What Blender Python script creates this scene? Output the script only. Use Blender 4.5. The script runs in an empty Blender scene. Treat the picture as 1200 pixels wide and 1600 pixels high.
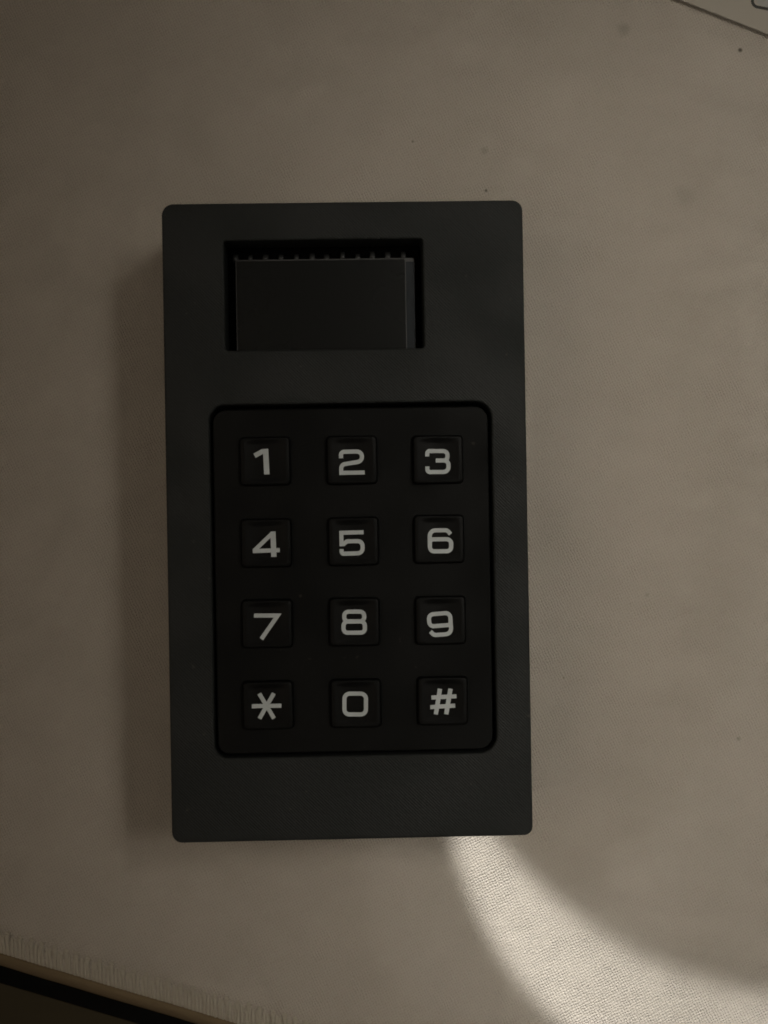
import bpy, bmesh, math, random
from mathutils import Vector, Matrix, noise
random.seed(7)
R = math.radians
sc = bpy.context.scene
C = sc.collection

# ------------------------------------------------------------------ camera
cam_d = bpy.data.cameras.new('camera')
cam = bpy.data.objects.new('camera', cam_d)
C.objects.link(cam)
cam.location = (-0.00635, 0.0, 0.288)
cam.rotation_euler = (0, R(-1.4), 0)
cam_d.sensor_fit = 'VERTICAL'
cam_d.sensor_height = 24.0
cam_d.lens = 33.54
cam_d.clip_start = 0.01
cam_d.clip_end = 20.0
cam_d.dof.use_dof = True
cam_d.dof.focus_distance = 0.272
cam_d.dof.aperture_fstop = 9.0
sc.camera = cam

# ------------------------------------------------------------------ dim warm room light
world = bpy.data.worlds.new('World')
sc.world = world
world.use_nodes = True
bg = world.node_tree.nodes['Background']
bg.inputs['Color'].default_value = (1.0, 0.86, 0.70, 1)
bg.inputs['Strength'].default_value = 0.058

def aim(o, target):
    d = Vector(target) - o.location
    o.rotation_euler = d.to_track_quat('-Z', 'Y').to_euler()

# tall soft lamp (a shaded lamp to the right of the mat)
kd = bpy.data.lights.new('side_lamp', 'AREA')
kd.shape = 'RECTANGLE'
kd.size = 0.27
kd.size_y = 0.14
kd.energy = 0.048
kd.color = (1.0, 0.94, 0.82)
kd.spread = R(30)
key = bpy.data.objects.new('side_lamp', kd)
C.objects.link(key)
key.location = (0.18, 0.07, 0.36)
kz = (key.location - Vector((0.054, -0.022, 0))).normalized()
ky = kz.cross(Vector((0, 1, 0))).normalized() * -1
kx = ky.cross(kz)
key.rotation_euler = Matrix((kx, ky, kz)).transposed().to_euler()

# added weak warm fill on the left, to lift the device's shadow
fd = bpy.data.lights.new('fill_light', 'AREA')
fd.shape = 'DISK'
fd.size = 0.4
fd.energy = 0.045
fd.color = (1.0, 0.82, 0.63)
fill = bpy.data.objects.new('fill_light', fd)
C.objects.link(fill)
fill.location = (-0.27, -0.04, 0.46)
aim(fill, (-0.03, -0.02, 0))
fd.spread = R(60)

# added lamp: a pattern in its emission draws the crescent of light
LX, LY, LZ = -0.02, -0.72, 0.42
ld = bpy.data.lights.new('pattern_lamp', 'POINT')
ld.energy = 42.0
ld.color = (1.0, 0.99, 0.97)
ld.shadow_soft_size = 0.0015
lamp = bpy.data.objects.new('pattern_lamp', ld)
C.objects.link(lamp)
lamp.location = (LX, LY, LZ)
ld.use_nodes = True
lt = ld.node_tree

def mnode(nt, op, a, b=None, c=None):
    n = nt.nodes.new('ShaderNodeMath')
    n.operation = op
    for i, v in enumerate((a, b, c)):
        if v is None:
            continue
        if isinstance(v, (int, float)):
            n.inputs[i].default_value = v
        else:
            nt.links.new(v, n.inputs[i])
    return n.outputs[0]

def smooth(nt, v, lo, hi, out0=0.0, out1=1.0):
    n = nt.nodes.new('ShaderNodeMapRange')
    n.interpolation_type = 'SMOOTHSTEP'
    nt.links.new(v, n.inputs['Value'])
    n.inputs['From Min'].default_value = lo
    n.inputs['From Max'].default_value = hi
    n.inputs['To Min'].default_value = out0
    n.inputs['To Max'].default_value = out1
    return n.outputs['Result']

def light_pattern(nt):
    em = nt.nodes['Emission']
    tc = nt.nodes.new('ShaderNodeTexCoord')
    sp = nt.nodes.new('ShaderNodeSeparateXYZ')
    nt.links.new(tc.outputs['Normal'], sp.inputs[0])
    nx, ny, nz = sp.outputs
    k = mnode(nt, 'DIVIDE', -LZ, nz)
    gx = mnode(nt, 'MULTIPLY_ADD', nx, k, LX)
    gy = mnode(nt, 'MULTIPLY_ADD', ny, k, LY)
    def dist(cx, cy):
        a = mnode(nt, 'SUBTRACT', gx, cx)
        b = mnode(nt, 'SUBTRACT', gy, cy)
        return mnode(nt, 'SQRT', mnode(nt, 'ADD', mnode(nt, 'MULTIPLY', a, a), mnode(nt, 'MULTIPLY', b, b)))
    d1 = dist(0.0819, -0.0517)
    d2 = dist(0.0909, -0.0141)
    inner = smooth(nt, d1, 0.0664, 0.0716, 1, 0)
    outer = smooth(nt, d2, 0.0820, 0.0886, 0, 1)
    glow = smooth(nt, d1, 0.080, 0.094, 1, 0)
    fade = smooth(nt, gy, -0.062, -0.030, 1, 0)
    g = mnode(nt, 'MULTIPLY', mnode(nt, 'MULTIPLY', glow, outer), fade)
    tot = mnode(nt, 'ADD', mnode(nt, 'MULTIPLY', inner, outer), mnode(nt, 'MULTIPLY', g, 0.04))
    ex = mnode(nt, 'DIVIDE', mnode(nt, 'SUBTRACT', gx, 0.021), 0.051)
    ey = mnode(nt, 'ADD', mnode(nt, 'DIVIDE', mnode(nt, 'MAXIMUM', gy, 0.0), 0.15), mnode(nt, 'DIVIDE', mnode(nt, 'MINIMUM', gy, 0.0), 0.080))
    ed = mnode(nt, 'SQRT', mnode(nt, 'ADD', mnode(nt, 'MULTIPLY', ex, ex), mnode(nt, 'MULTIPLY', ey, ey)))
    rim = mnode(nt, 'MULTIPLY', smooth(nt, ed, 0.94, 1.14), smooth(nt, gx, 0.020, 0.045))
    tot = mnode(nt, 'ADD', tot, mnode(nt, 'MULTIPLY', rim, 0.075))  # faint added glow outside an ellipse, so its inside reads as shadow
    down = mnode(nt, 'LESS_THAN', nz, -0.05)
    tot = mnode(nt, 'MULTIPLY', tot, down)
    tot = mnode(nt, 'MULTIPLY', tot, smooth(nt, gx, 0.015, 0.075, 1.0, 0.60))
    nt.links.new(tot, em.inputs['Strength'])
light_pattern(lt)

sc.view_settings.view_transform = 'Standard'
sc.view_settings.look = 'None'
sc.view_settings.exposure = 0.0
sc.view_settings.gamma = 1.0

# ------------------------------------------------------------------ helpers (millimetres in, metres out)
MM = 0.001

def link(name, me, mat, parent=None):
    o = bpy.data.objects.new(name, me)
    C.objects.link(o)
    if mat and not me.materials:
        me.materials.append(mat)
    if parent:
        o.parent = parent
    return o

def mesh(name, verts, faces, smooth_shade=False):
    me = bpy.data.meshes.new(name)
    me.from_pydata([(x * MM, y * MM, z * MM) for x, y, z in verts], [], faces)
    bm = bmesh.new()
    bm.from_mesh(me)
    bmesh.ops.recalc_face_normals(bm, faces=bm.faces)
    bm.to_mesh(me)
    bm.free()
    for p in me.polygons:
        p.use_smooth = smooth_shade
    return me

def rrect(cx, cy, w, h, r, n=8):
    """rounded rectangle outline; r is one radius or four (tr, tl, bl, br)"""
    rs = r if isinstance(r, (list, tuple)) else (r,) * 4
    pts = []
    for q, (sx, sy) in enumerate(((1, 1), (-1, 1), (-1, -1), (1, -1))):
        rr = rs[q]
        ox, oy = cx + sx * (w / 2 - rr), cy + sy * (h / 2 - rr)
        for i in range(n + 1):
            a = math.pi / 2 * (q + i / n)
            pts.append((ox + rr * math.cos(a), oy + rr * math.sin(a)))
    return pts

def slab(name, loops, z0, z1, bev, res=3):
    """flat plate with holes and rounded rims, from 2-D outlines (mm)"""
    cu = bpy.data.curves.new(name, 'CURVE')
    cu.dimensions = '2D'
    cu.fill_mode = 'BOTH'
    for lp in loops:
        s = cu.splines.new('POLY')
        s.points.add(len(lp) - 1)
        for p, (x, y) in zip(s.points, lp):
            p.co = (x, y, 0, 1)
        s.use_cyclic_u = True
    cu.extrude = (z1 - z0) / 2 - bev
    cu.bevel_depth = bev
    cu.bevel_resolution = res
    cu.offset = -bev
    o = bpy.data.objects.new(name, cu)
    C.objects.link(o)
    dg = bpy.context.evaluated_depsgraph_get()
    me = bpy.data.meshes.new_from_object(o.evaluated_get(dg))
    bpy.data.objects.remove(o)
    bpy.data.curves.remove(cu)
    me.materials.clear()
    me.transform(Matrix.Scale(MM, 4) @ Matrix.Translation((0, 0, (z0 + z1) / 2)))
    me.name = name
    return me

def round_path(pts, rads, closed=False, n=6):
    """polyline with rounded corners"""
    out = []
    m = len(pts)
    for i in range(m):
        p = Vector(pts[i])
        r = rads[i]
        if r <= 0 or (not closed and i in (0, m - 1)):
            out.append(p)
            continue
        a = (Vector(pts[i - 1]) - p)
        b = (Vector(pts[(i + 1) % m]) - p)
        la, lb = a.length, b.length
        a.normalize(); b.normalize()
        ang = a.angle(b)
        t = min(r / math.tan(ang / 2), la * .5, lb * .5)
        p0, p1 = p + a * t, p + b * t
        for k in range(n + 1):
            u = k / n
            w = 1 / max(math.sin(ang / 2), .2)
            # rational quadratic: a circular corner
            ww = math.sin(ang / 2)
            den = (1 - u) ** 2 + 2 * u * (1 - u) * ww + u * u
            out.append(((1 - u) ** 2 * p0 + 2 * u * (1 - u) * ww * p + u * u * p1) / den)
    return out

def resample(pts, closed, step):
    out = []
    m = len(pts)
    for i in range(m if closed else m - 1):
        a, b = pts[i], pts[(i + 1) % m]
        k = max(1, int((b - a).length / step))
        for j in range(k):
            out.append(a.lerp(b, j / k))
    if not closed:
        out.append(pts[-1])
    return out

def stroke(verts, faces, pts, rads, w, closed=False, zf=None, lift=0.0, thick=0.05, scale=1.0, off=(0, 0), rot=0.0):
    path = resample([p * scale for p in round_path(pts, rads, closed)], closed, 0.35)
    hw = w * scale / 2
    m = len(path)
    base = len(verts)
    cr, sr = math.cos(rot), math.sin(rot)
    for i, p in enumerate(path):
        pa = path[i - 1] if (closed or i > 0) else None
        pb = path[(i + 1) % m] if (closed or i < m - 1) else None
        d1 = (p - pa).normalized() if pa is not None else (pb - p).normalized()
        d2 = (pb - p).normalized() if pb is not None else d1
        n1 = Vector((-d1.y, d1.x)); n2 = Vector((-d2.y, d2.x))
        nn = (n1 + n2)
        nn.normalize()
        k = hw / max(nn.dot(n1), .45)
        for s in (1, -1):
            q = p + nn * (k * s)
            x = q.x * cr - q.y * sr + off[0]
            y = q.x * sr + q.y * cr + off[1]
            z = (zf(x, y) if zf else 0) + lift
            verts.append((x, y, z + thick))
            verts.append((x, y, z - 0.04))
    for i in range(m if closed else m - 1):
        a = base + i * 4
        b = base + ((i + 1) % m) * 4
        faces += [(a, a + 2, b + 2, b), (a + 1, b + 1, b + 3, a + 3), (a, b, b + 1, a + 1), (a + 2, a + 3, b + 3, b + 2)]
    if not closed:
        for a in (base, base + (m - 1) * 4):
            faces.append((a, a + 1, a + 3, a + 2))

# ------------------------------------------------------------------ materials
def new_mat(name):
    m = bpy.data.materials.new(name)
    m.use_nodes = True
    return m, m.node_tree, m.node_tree.nodes['Principled BSDF']

def plastic(name, col, rough, spec=0.5, nscale=900, bump=0.12, var=0.25, line=0.0, dust=0.0):
    m, nt, b = new_mat(name)
    tc = nt.nodes.new('ShaderNodeTexCoord')
    n1 = nt.nodes.new('ShaderNodeTexNoise')
    n1.inputs['Scale'].default_value = nscale
    n1.inputs['Detail'].default_value = 4
    nt.links.new(tc.outputs['Object'], n1.inputs['Vector'])
    n2 = nt.nodes.new('ShaderNodeTexNoise')
    n2.inputs['Scale'].default_value = 70
    n2.inputs['Detail'].default_value = 5
    nt.links.new(tc.outputs['Object'], n2.inputs['Vector'])
    mx = nt.nodes.new('ShaderNodeMix')
    mx.data_type = 'RGBA'
    mx.inputs['A'].default_value = (*[c * (1 - var) for c in col], 1)
    mx.inputs['B'].default_value = (*[c * (1 + var) for c in col], 1)
    nt.links.new(n2.outputs['Fac'], mx.inputs['Factor'])
    dn = nt.nodes.new('ShaderNodeTexNoise')
    dn.inputs['Scale'].default_value = 620
    dn.inputs['Detail'].default_value = 1
    nt.links.new(tc.outputs['Object'], dn.inputs['Vector'])
    du = nt.nodes.new('ShaderNodeMix')
    du.data_type = 'RGBA'
    nt.links.new(smooth(nt, dn.outputs['Fac'], 0.755, 0.83, 0, dust), du.inputs['Factor'])
    nt.links.new(mx.outputs['Result'], du.inputs['A'])
    du.inputs['B'].default_value = (0.22, 0.20, 0.17, 1)
    nt.links.new(du.outputs['Result'], b.inputs['Base Color'])
    nt.links.new(smooth(nt, n2.outputs['Fac'], 0.3, 0.7, rough - 0.10 * (rough > .4), rough + 0.10 * (rough > .4)), b.inputs['Roughness'])
    b.inputs['Specular IOR Level'].default_value = spec
    h = n1.outputs['Fac']
    if line:
        sp = nt.nodes.new('ShaderNodeSeparateXYZ')
        nt.links.new(tc.outputs['Object'], sp.inputs[0])
        d = mnode(nt, 'ADD', sp.outputs[0], sp.outputs[1])
        s = mnode(nt, 'SINE', mnode(nt, 'MULTIPLY', d, 2 * math.pi / 0.0006))
        h = mnode(nt, 'MULTIPLY_ADD', s, line, h)
    bp = nt.nodes.new('ShaderNodeBump')
    bp.inputs['Strength'].default_value = bump
    bp.inputs['Distance'].default_value = 0.0003
    nt.links.new(h, bp.inputs['Height'])
    nt.links.new(bp.outputs['Normal'], b.inputs['Normal'])
    return m

M_case = plastic('printed_case_plastic', (0.0165, 0.0190, 0.0189), 0.62, 0.25, 1300, 0.5, 0.16, line=0.12, dust=0.12)
M_plate = plastic('keypad_plastic', (0.0036, 0.0039, 0.0039), 0.60, 0.12, 700, 0.10, 0.2, dust=0.12)
M_key = plastic('key_plastic', (0.0032, 0.0034, 0.0034), 0.52, 0.11, 900, 0.10, 0.2, dust=0.08)
M_print = plastic('printed_legend_ink', (0.53, 0.575, 0.595), 0.6, 0.3, 1500, 0.2, 0.22)
M_glass = plastic('display_glass', (0.0070, 0.0080, 0.0080), 0.25, 0.28, 200, 0.0, 0.05)
M_rim = plastic('display_glass_edge', (0.036, 0.037, 0.039), 0.42, 0.5, 200, 0.0, 0.1)
M_band = plastic('display_contact_band', (0.007, 0.012, 0.018), 0.25, 0.5, 200, 0.0, 0.1)
M_board = plastic('circuit_board', (0.0015, 0.0015, 0.002), 0.7, 0.05, 300, 0.0, 0.1)
M_pin = plastic('solder_tin', (0.032, 0.034, 0.035), 0.5, 0.5, 900, 0.1, 0.2)
M_pin.node_tree.nodes['Principled BSDF'].inputs['Metallic'].default_value = 0.2

def fabric():
    m, nt, b = new_mat('woven_mat_cloth')
    tc = nt.nodes.new('ShaderNodeTexCoord')
    mp = nt.nodes.new('ShaderNodeMapping')
    mp.inputs['Scale'].default_value = (1000, 1000, 1000)
    mp.inputs['Rotation'].default_value = (0, 0, R(30 + 17))
    nt.links.new(tc.outputs['Object'], mp.inputs['Vector'])
    ns = nt.nodes.new('ShaderNodeTexNoise')
    ns.inputs['Scale'].default_value = 0.9
    ns.inputs['Detail'].default_value = 3
    nt.links.new(mp.outputs['Vector'], ns.inputs['Vector'])
    wob = nt.nodes.new('ShaderNodeVectorMath')
    wob.operation = 'MULTIPLY_ADD'
    nt.links.new(ns.outputs['Color'], wob.inputs[0])
    wob.inputs[1].default_value = (0.75, 0.75, 0)
    nt.links.new(mp.outputs['Vector'], wob.inputs[2])
    sp = nt.nodes.new('ShaderNodeSeparateXYZ')
    nt.links.new(wob.outputs[0], sp.inputs[0])
    p = 0.55
    sx = mnode(nt, 'SINE', mnode(nt, 'MULTIPLY', sp.outputs[0], 2 * math.pi / p))
    sy = mnode(nt, 'SINE', mnode(nt, 'MULTIPLY', sp.outputs[1], 2 * math.pi / p))
    weave = mnode(nt, 'MULTIPLY_ADD', mnode(nt, 'ADD', sx, sy), 0.25, 0.5)
    fine = nt.nodes.new('ShaderNodeTexNoise')
    fine.inputs['Scale'].default_value = 2.6
    fine.inputs['Detail'].default_value = 4
    nt.links.new(mp.outputs['Vector'], fine.inputs['Vector'])
    patch = nt.nodes.new('ShaderNodeTexNoise')
    patch.inputs['Scale'].default_value = 0.16
    patch.inputs['Detail'].default_value = 4
    nt.links.new(mp.outputs['Vector'], patch.inputs['Vector'])
    amt = smooth(nt, patch.outputs['Fac'], 0.35, 0.65, 0.75, 1.10)
    fz = mnode(nt, 'MULTIPLY_ADD', fine.outputs['Fac'], 0.9, weave)
    hgt = mnode(nt, 'MULTIPLY', fz, amt)
    bp = nt.nodes.new('ShaderNodeBump')
    bp.inputs['Strength'].default_value = 0.9
    bp.inputs['Distance'].default_value = 0.00021
    nt.links.new(hgt, bp.inputs['Height'])
    nt.links.new(bp.outputs['Normal'], b.inputs['Normal'])
    # worn, faintly blotched colour
    big = nt.nodes.new('ShaderNodeTexNoise')
    big.inputs['Scale'].default_value = 34
    big.inputs['Detail'].default_value = 5
    big.inputs['Roughness'].default_value = 0.55
    nt.links.new(tc.outputs['Object'], big.inputs['Vector'])
    mx = nt.nodes.new('ShaderNodeMix')
    mx.data_type = 'RGBA'
    mx.inputs['A'].default_value = (0.438, 0.401, 0.347, 1)
    mx.inputs['B'].default_value = (0.532, 0.483, 0.425, 1)
    nt.links.new(big.outputs['Fac'], mx.inputs['Factor'])
    # thread pits
    pit = smooth(nt, mnode(nt, 'MULTIPLY_ADD', fine.outputs['Fac'], 0.5, weave), 0.15, 0.85, 0.88, 1.03)
    mul = nt.nodes.new('ShaderNodeMix')
    mul.data_type = 'RGBA'
    mul.blend_type = 'MULTIPLY'
    mul.inputs['Factor'].default_value = 1
    nt.links.new(mx.outputs['Result'], mul.inputs['A'])
    cb = nt.nodes.new('ShaderNodeCombineColor')
    for i in range(3):
        nt.links.new(pit, cb.inputs[i])
    nt.links.new(cb.outputs[0], mul.inputs['B'])
    col = mul.outputs['Result']
    # dirt specks and smudges: (x, y, radius, darkness) in millimetres on the mat
    dn = nt.nodes.new('ShaderNodeTexNoise')
    dn.inputs['Scale'].default_value = 700
    nt.links.new(tc.outputs['Object'], dn.inputs['Vector'])
    geo = nt.nodes.new('ShaderNodeNewGeometry')
    flat = nt.nodes.new('ShaderNodeVectorMath')
    flat.operation = 'MULTIPLY'
    nt.links.new(geo.outputs['Position'], flat.inputs[0])
    flat.inputs[1].default_value = (1, 1, 0)
    specks = [(73.0, 93.7, .55, .85), (21.3, 64.9, .35, .75), (6.5, 74.8, .30, .5), (20.9, 73.0, .9, .18), (49.2, 97.7, 1.6, .20), (61.6, 64.1, 2.6, .09),
              (72.6, -46.0, .6, .30), (54.0, -16.8, .5, .2), (37.0, -33.5, .3, .3)]
    for x, y, r, k in specks:
        vd = nt.nodes.new('ShaderNodeVectorMath')
        vd.operation = 'DISTANCE'
        nt.links.new(flat.outputs[0], vd.inputs[0])
        vd.inputs[1].default_value = (x * MM, y * MM, 0)
        dd = mnode(nt, 'MULTIPLY_ADD', dn.outputs['Fac'], r * 0.0009, vd.outputs['Value'])
        f = smooth(nt, dd, r * 0.0007, r * 0.0016, k, 0)
        mk = nt.nodes.new('ShaderNodeMix')
        mk.data_type = 'RGBA'
        nt.links.new(f, mk.inputs['Factor'])
        nt.links.new(col, mk.inputs['A'])
        mk.inputs['B'].default_value = (0.05, 0.042, 0.03, 1)
        col = mk.outputs['Result']
    nt.links.new(col, b.inputs['Base Color'])
    b.inputs['Roughness'].default_value = 0.95
    b.inputs['Specular IOR Level'].default_value = 0.1
    return m
M_cloth = fabric()
M_thread = plastic('stitch_thread', (0.485, 0.445, 0.37), 0.85, 0.15, 2500, 0.5, 0.25)
M_card = plastic('off_white_card', (0.40, 0.37, 0.32), 0.7, 0.2, 500, 0.1, 0.03)
M_ink = plastic('dark_print', (0.045, 0.045, 0.042), 0.6, 0.2, 500, 0.0, 0.1)
M_grey = plastic('grey_print', (0.36, 0.36, 0.34), 0.6, 0.2, 500, 0.0, 0.1)

def wood():
    m, nt, b = new_mat('dark_brown_wood')
    tc = nt.nodes.new('ShaderNodeTexCoord')
    mp = nt.nodes.new('ShaderNodeMapping')
    mp.inputs['Scale'].default_value = (12, 160, 30)
    mp.inputs['Rotation'].default_value = (0, 0, R(17))
    nt.links.new(tc.outputs['Object'], mp.inputs['Vector'])
    n = nt.nodes.new('ShaderNodeTexNoise')
    n.inputs['Scale'].default_value = 2
    n.inputs['Detail'].default_value = 6
    nt.links.new(mp.outputs['Vector'], n.inputs['Vector'])
    mx = nt.nodes.new('ShaderNodeMix')
    mx.data_type = 'RGBA'
    mx.inputs['A'].default_value = (0.034, 0.027, 0.013, 1)
    mx.inputs['B'].default_value = (0.052, 0.041, 0.021, 1)
    nt.links.new(n.outputs['Fac'], mx.inputs['Factor'])
    nt.links.new(mx.outputs['Result'], b.inputs['Base Color'])
    b.inputs['Roughness'].default_value = 0.6
    b.inputs['Specular IOR Level'].default_value = 0.2
    return m
M_wood = wood()

# ------------------------------------------------------------------ the table under the mat
tb = link('table', mesh('table', [(-700, -700, -5.45), (700, -700, -5.45), (700, 700, -5.45), (-700, 700, -5.45)], [(0, 1, 2, 3)]), M_wood)
tb['kind'] = 'structure'

# ------------------------------------------------------------------ the mat with its stitched edge
MAT_ROT = R(-17)
mat_root = bpy.data.objects.new('desk_mat', None)
C.objects.link(mat_root)
mat_root.location = (-0.0765, -0.0921, 0)
mat_root.rotation_euler = (0, 0, MAT_ROT)
mat_root.empty_display_size = 0.02
mat_root['label'] = 'beige woven fabric desk mat with overlocked stitching along its lower edge'
mat_root['category'] = 'desk mat'

def swell(x, y):
    v = noise.noise(Vector((x * 0.017, y * 0.017, 3.1))) * 0.40 + noise.noise(Vector((x * 0.045, y * 0.045, 9.7))) * 0.10
    f = min(1.0, max(0.0, (y - 8) / 25))
    return (v - 0.32) * f

prof = [(8.0, 0.0), (7.4, -0.14), (6.0, -0.26), (4.4, -0.55), (3.0, -1.05), (1.8, -2.1), (0.9, -3.1), (0.7, -3.9), (1.1, -4.4), (2.2, -4.45)]
def build_mat():
    xs = [-140 + 2.0 * i for i in range(201)]
    ys = [8 + 2.0 * i for i in range(151)]
    verts, faces = [], []
    nx = len(xs)
    rows = list(reversed(prof)) + [(y, None) for y in ys[1:]]
    for y, z in rows:
        for x in xs:
            verts.append((x, y, swell(x, y) if z is None else z))
    for j in range(len(rows) - 1):
        for i in range(nx - 1):
            a = j * nx + i
            faces.append((a, a + 1, a + nx + 1, a + nx))
    # back and side skirts
    def skirt(idx):
        b0 = len(verts)
        for k in idx:
            x, y, z = verts[k]
            verts.append((x, y, -4.45))
        for k in range(len(idx) - 1):
            faces.append((idx[k], idx[k + 1], b0 + k + 1, b0 + k))
    last = (len(rows) - 1) * nx
    skirt([last + i for i in range(nx)])
    skirt([j * nx for j in range(len(rows))])
    skirt([j * nx + nx - 1 for j in range(len(rows))])
    return mesh('cloth', verts, faces, True)
cloth = link('cloth', build_mat(), M_cloth, mat_root)

def stitch_mesh(start, seed):
    rnd = random.Random(seed)
    kn = 0.52 if start > 8 else 0.02
    path = [(start + .25, -0.45), (start, kn - .08), (start - .45, kn), (6.0, -0.10), (4.8, -0.36), (3.6, -0.68), (2.5, -1.10), (1.7, -1.75), (1.4, -2.4)]
    verts, faces = [], []
    n = 7
    for i, (y, z) in enumerate(path):
        x = (8.0 - y) * 0.305 + rnd.uniform(-.05, .05)
        y0, z0 = path[max(i - 1, 0)]
        y1, z1 = path[min(i + 1, len(path) - 1)]
        t = Vector((0, y1 - y0, z1 - z0)).normalized()
        nrm = Vector((0, -t.z, t.y))
        if nrm.z < 0 and i > 1:
            nrm = -nrm
        r = 0.35 if i else 0.25
        if i in (1, 2):
            r = 0.54 if start > 8 else 0.36
        for k in range(n):
            a = 2 * math.pi * k / n
            v = Vector((x, y, z)) + Vector((1, 0, 0)) * (math.cos(a) * r) + nrm * (math.sin(a) * r * 0.62)
            verts.append(tuple(v))
    for i in range(len(path) - 1):
        for k in range(n):
            a, b = i * n + k, i * n + (k + 1) % n
            faces.append((a, b, b + n, a + n))
    faces.append(tuple(range(n)))
    return mesh('stitch', verts, faces, True)
variants = [stitch_mesh(s, i) for i, s in enumerate((8.2, 7.7, 7.4, 8.1, 7.6, 7.45))]
for m_ in variants:
    m_.materials.append(M_thread)
M_bind = plastic('edge_binding_tape', (0.20, 0.150, 0.09), 0.9, 0.1, 1800, 0.5, 0.2)
bprof = [(3.7, -1.6), (3.5, -0.45), (3.0, -0.30), (2.2, -0.70), (1.3, -1.5), (0.5, -2.6), (0.1, -3.6), (0.3, -4.4), (1.2, -5.0)]
bx = [-140 + 2.0 * i for i in range(201)]
bv = [(x, y + 0.10 * noise.noise(Vector((x * .12, 1.7, 0))), z) for y, z in bprof for x in bx]
bf = [(j * 201 + i, j * 201 + i + 1, (j + 1) * 201 + i + 1, (j + 1) * 201 + i) for j in range(len(bprof) - 1) for i in range(200)]
link('edge_binding', mesh('edge_binding', bv, bf, True), M_bind, mat_root)
M_shade = plastic('shade_black', (0.0035, 0.0035, 0.0032), 0.8, 0.08, 1500, 0.4, 0.2)
link('shade_slab', slab('shade_slab', [rrect(60, 148.0, 399, 303.4, 6)], -5.4, -4.5, 0.3, 2), M_shade, mat_root)  # black slab put under the mat; its lip stands for the edge's shadow
for i in range(150):
    o = bpy.data.objects.new('stitch', variants[(i % 3) + 3 * random.randrange(2)])
    C.objects.link(o)
    o.parent = mat_root
    o.location = ((-22 + i * 0.80 + random.uniform(-.03, .03)) * MM, random.uniform(-.10, .10) * MM, (-.13 + random.uniform(-.03, .03)) * MM)
    o.rotation_euler = (0, 0, random.uniform(-.03, .03))

# ------------------------------------------------------------------ off-white card at the mat's far corner
card = bpy.data.objects.new('printed_card', None)
C.objects.link(card)
card.location = (0.0628, 0.1025, 0.0007)
card.rotation_euler = (Matrix.Rotation(R(-20.8), 3, 'Z') @ Matrix.Rotation(R(-.55), 3, 'X')).to_euler()
card['label'] = 'corner of an off-white card with a dark printed mark, its edge lifted off the mat'
card['category'] = 'card'
link('card_board', slab('card_board', [rrect(10, 30.0, 120, 60, 2.0)], -0.34, 0.0, 0.14), M_card, card)
v, f = [], []
stroke(v, f, [(11.5, 3.7), (11.5, 9), (18, 9), (18, 3.7)], [1.2] * 4, 0.6, closed=True, lift=0.0, thick=0.03, rot=R(10), off=(0.75, -1.5))
mk_o = link('printed_mark', mesh('printed_mark', v, f), M_ink, card)
link('mark_fill', slab('mark_fill', [rrect(14.2, 7.1, 4.6, 4.4, 1.1)], -0.05, 0.02, 0.01, 1), M_grey, mk_o)

# ------------------------------------------------------------------ the keypad unit
H = 28.0
dev = bpy.data.objects.new('keypad_unit', None)
C.objects.link(dev)
dev.location = (-0.0065848, -0.0015722, 0)
dev.rotation_euler = (0, 0, R(0.95))
dev['label'] = 'black handheld keypad unit with twelve keys and a small dark display window'
dev['category'] = 'keypad'

SPLIT = 18.0
win_c, win_s = (-3.6, 41.13), (36.0, 19.9)
pad_c, pad_s = (0.86, -10.68), (51.2, 64.0)
front = slab('front_shell', [rrect(0, 0, 65.56, 115.8, (1.9, 2.1, 1.9, 1.6)),
                             rrect(*win_c, *win_s, 0.55, 5),
                             rrect(*pad_c, *pad_s, (3.0, 2.8, 2.4, 3.2))], SPLIT, H, 0.40, 3)
link('front_shell', front, M_case, dev)
link('back_shell', slab('back_shell', [rrect(0, 0, 65.3, 115.5, 1.8)], 0.0, SPLIT - 0.25, 0.4, 2), M_case, dev)

# keypad body sunk in its pocket
plate_z = H - 0.9
link('keypad_plate', slab('keypad_plate', [rrect(pad_c[0] - 0.05, pad_c[1] - 0.15, 50.2, 62.7, (2.5, 2.5, 2.2, 2.6))], SPLIT + 1, plate_z, 0.25, 2), M_plate, dev)

# display module behind the window
disp_z = H - 4.0
board = link('display_board', slab('display_board', [rrect(-3.5, 40.8, 35.2, 20.4, 0.4, 3)], SPLIT + 0.4, H - 7.2, 0.1, 1), M_board, dev)
glass = link('display_glass', slab('display_glass', [rrect(-3.4, 38.85, 33.1, 19.0, 0.25, 3)], H - 7.0, disp_z, 0.14, 2), M_rim, dev)
link('screen', slab('screen', [rrect(-4.2, 38.45, 31.0, 19.2, 0.15, 2)], disp_z - 0.1, disp_z + 0.06, 0.02, 1), M_glass, glass)
link('contact_band', slab('contact_band', [rrect(12.25, 38.3, 1.55, 18.6, 0.1, 2)], disp_z - 0.1, disp_z + 0.03, 0.02, 1), M_band, glass)

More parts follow.
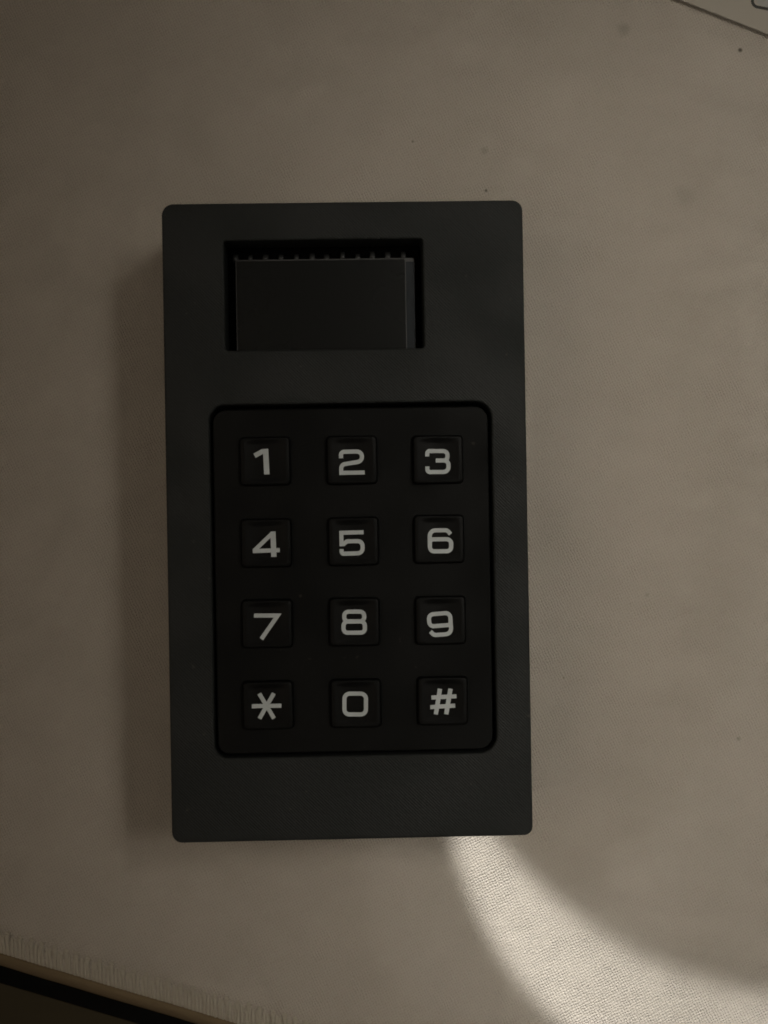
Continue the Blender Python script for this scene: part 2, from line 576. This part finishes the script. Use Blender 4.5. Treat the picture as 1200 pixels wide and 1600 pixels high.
def pin_mesh():
    """flat tinned contact leaving the glass edge and bending down to the board"""
    path = [(-0.3, -0.9, .50), (0.25, -0.75, .52), (0.7, -0.95, .48), (1.15, -1.6, .42), (1.45, -2.5, .38), (1.55, -3.15, .55)]
    vs, fs = [], []
    for y, z, hw in path:
        vs += [(-hw, y, z), (-hw * .55, y + .02, z + .14), (hw * .55, y + .02, z + .14), (hw, y, z), (hw * .6, y - .1, z - .25), (-hw * .6, y - .1, z - .25)]
    for i in range(len(path) - 1):
        for k in range(6):
            a, b = i * 6 + k, i * 6 + (k + 1) % 6
            fs.append((a, b, b + 6, a + 6))
    fs += [tuple(range(6)), tuple(range((len(path) - 1) * 6, len(path) * 6))]
    me = mesh('contact_pin', vs, fs, True)
    me.materials.append(M_pin)
    return me
pm = pin_mesh()
for i in range(12):
    o = bpy.data.objects.new('contact_pin', pm)
    C.objects.link(o)
    o.parent = glass
    o.location = ((-20.0 + i * 2.83 + random.uniform(-.1, .1)) * MM, (48.35 + random.uniform(-.08, .08)) * MM, (disp_z + random.uniform(-.15, .05)) * MM)
    o.scale = (random.uniform(.85, 1.15), random.uniform(.8, 1.1), 1.0)

# keys: square caps with a shallow dish, printed legend on each
KW, KH, KT = 9.1, 8.7, H + 0.45
DISH = 0.42
def dish(x, y):
    return -DISH * max(0.0, 1 - (x / (KW / 2 - .5)) ** 2)
def ease(t, a, b):
    u = min(1.0, max(0.0, (t - a) / (b - a)))
    return u * u * (3 - 2 * u)
def make_key_mesh():
    """dished cap: rings shrink from the rounded outline to the centre, walls flare to the plate"""
    vs, fs = [], []
    out = []
    for x, y in rrect(0, 0, KW, KH, .75, 4):
        out.append(Vector((x, y)))
    out = resample(out, True, 0.55)
    m = len(out)
    levels = [(1.035, plate_z - 0.3 - KT), (1.0, -0.55), (0.994, -0.36), (0.978, -0.20), (0.95, -0.10)]
    for t, z in levels:
        for p in out:
            vs.append((p.x * t, p.y * t, z))
    tops = [0.91, 0.86, 0.80, 0.73, 0.65, 0.54, 0.42, 0.28, 0.13]
    for t in tops:
        e = 1 - ease(t, 0.70, 0.95)
        roll = -0.10 * ease(t, 0.80, 0.95)
        for p in out:
            x, y = p.x * t, p.y * t
            vs.append((x, y, dish(x, y) * e + roll))
    vs.append((0, 0, dish(0, 0)))
    nl = len(levels) + len(tops)
    for j in range(nl - 1):
        for i in range(m):
            a, b = j * m + i, j * m + (i + 1) % m
            fs.append((a, b, b + m, a + m))
    c = len(vs) - 1
    for i in range(m):
        fs.append(((nl - 1) * m + i, (nl - 1) * m + (i + 1) % m, c))
    me = mesh('key', vs, fs, True)
    me.materials.append(M_key)
    return me
key_me = make_key_mesh()

W = 6.6
def L(*a, r=0, c=False, w=W):
    pts = list(a)
    rr = r if isinstance(r, list) else [r] * len(pts)
    return (pts, rr, w, c)
six = [L((-16.7, -16.4), (16.7, -16.4), (16.7, 2.4), (-16.7, 2.4), r=[7, 7, 7, 5], c=True),
       L((-16.7, -6), (-16.7, 16.4), (10.5, 16.4), (16.0, 10.2), r=[0, 9, 7, 0])]
GLYPH = {
 '1': [L((-12.6, 9.6), (1.2, 16.6), r=0, w=7.6), L((4.6, 19.8), (5.6, -20), w=8.6)],
 '2': [L((-16.4, 6.3), (-16.4, 16.4), (16.2, 16.4), (16.2, 1.0), (-16.4, -3.6), (-16.4, -16.4), (20.2, -16.4), r=[0, 7.5, 8, 8, 7, 0, 0])],
 '3': [L((-16.6, 8), (-16.6, 16.4), (15.2, 16.4), (15.2, 1.6), (-3.2, 1.6), r=[0, 7, 7, 6, 0]),
       L((0, 1.6), (16.6, 1.6), (16.6, -16.4), (-16.6, -16.4), (-16.6, -7.6), r=[0, 7, 8, 7.5, 0])],
 '4': [L((11.2, 19.6), (11.8, -20), w=8.4), L((9.6, 16.4), (-18.2, -9.2), w=6.6), L((-20.8, -10.2), (21.2, -9.6), w=6.6)],
 '5': [L((18.4, 16.4), (-16.3, 16.4), (-16.3, -4.6), r=[0, 0, 0]),
       L((-14.4, -2.6), (-8.0, 2.8), (16.4, 2.8), (16.4, -16.4), (-16.5, -16.4), (-16.5, -9.0), r=[0, 4, 7.5, 8, 7, 0])],
 '6': six,
 '7': [L((-20.2, 16.4), (16.6, 16.4), (-8.6, -20.2), r=[0, 0, 0])],
 '8': [L((-15.6, 16.4), (15.6, 16.4), (15.6, 1.4), (-15.6, 1.4), r=6.5, c=True),
       L((-16.7, 1.0), (16.7, 1.0), (16.7, -16.4), (-16.7, -16.4), r=6.5, c=True)],
 '9': [([(-x, -y) for x, y in p], r_, w_, c_) for p, r_, w_, c_ in six],
 '*': [L((-23, 0), (23, 0.2), w=6.6), L((-11.4, -19.6), (11.4, 19.6), w=6.6), L((-11.4, 19.6), (11.4, -19.6), w=6.6)],
 '0': [L((-16.8, 16.2), (16.8, 16.2), (16.8, -16.2), (-16.8, -16.2), r=8, c=True)],
 '#': [L((-11.8, -20.0), (-5.0, 20.0), w=7.0), L((4.6, -20.0), (11.4, 20.0), w=7.0), L((-18.6, 6.4), (20.6, 8.4), w=6.6), L((-20.6, -8.6), (18.4, -6.4), w=6.6)],
}
PX = 0.1163
keys = [ # symbol, cap centre, legend centre, legend turn in degrees
 ('1', (-14.80, 11.05), (-15.20, 10.95), 0.5), ('2', (0.98, 11.00), (0.89, 10.61), 0.0), ('3', (16.62, 10.85), (16.57, 10.48), -0.5),
 ('4', (-14.85, -3.80), (-14.88, -4.03), 0.5), ('5', (0.98, -3.78), (0.70, -4.07), 0.3), ('6', (16.58, -3.62), (16.80, -3.94), 0.0),
 ('7', (-14.92, -18.45), (-14.95, -18.86), -1.0), ('8', (0.93, -18.42), (0.87, -18.46), -0.6), ('9', (16.62, -18.42), (16.48, -19.10), 3.5),
 ('*', (-15.00, -33.25), (-15.25, -33.34), -0.8), ('0', (0.92, -33.22), (0.80, -33.31), -1.0), ('#', (16.75, -33.10), (16.83, -33.20), -0.5)]
tilt = {'1': (0.2, 0.9), '2': (0.3, 1.2), '3': (0.2, 1.5), '6': (-.2, 1.0), '7': (-.4, 0.2), '9': (-.3, 0.7), '#': (.4, 0.3)}
names = {'*': 'star', '#': 'hash sign'}
for sym, (kx_, ky_), (gx_, gy_), ga in keys:
    k = bpy.data.objects.new('key', key_me)
    C.objects.link(k)
    k.parent = dev
    k.location = (kx_ * MM, ky_ * MM, (KT + random.uniform(-.08, .08)) * MM)
    tx, ty = tilt.get(sym, (0, 0))
    k.rotation_euler = (R(tx), R(ty), R(random.uniform(-.35, .35)))
    k['label'] = 'black square key printed with ' + (('the ' + names[sym]) if sym in names else 'the digit ' + sym)
    v, f = [], []
    for i, (p, r_, w_, c_) in enumerate(GLYPH[sym]):
        stroke(v, f, p, r_, w_ * 0.98, closed=c_, zf=dish, lift=0.0 + 0.006 * i, thick=0.012, scale=PX, off=(gx_ - kx_, gy_ - ky_), rot=R(ga))
    me = mesh('printed_symbol', v, f)
    link('printed_symbol', me, M_print, k)
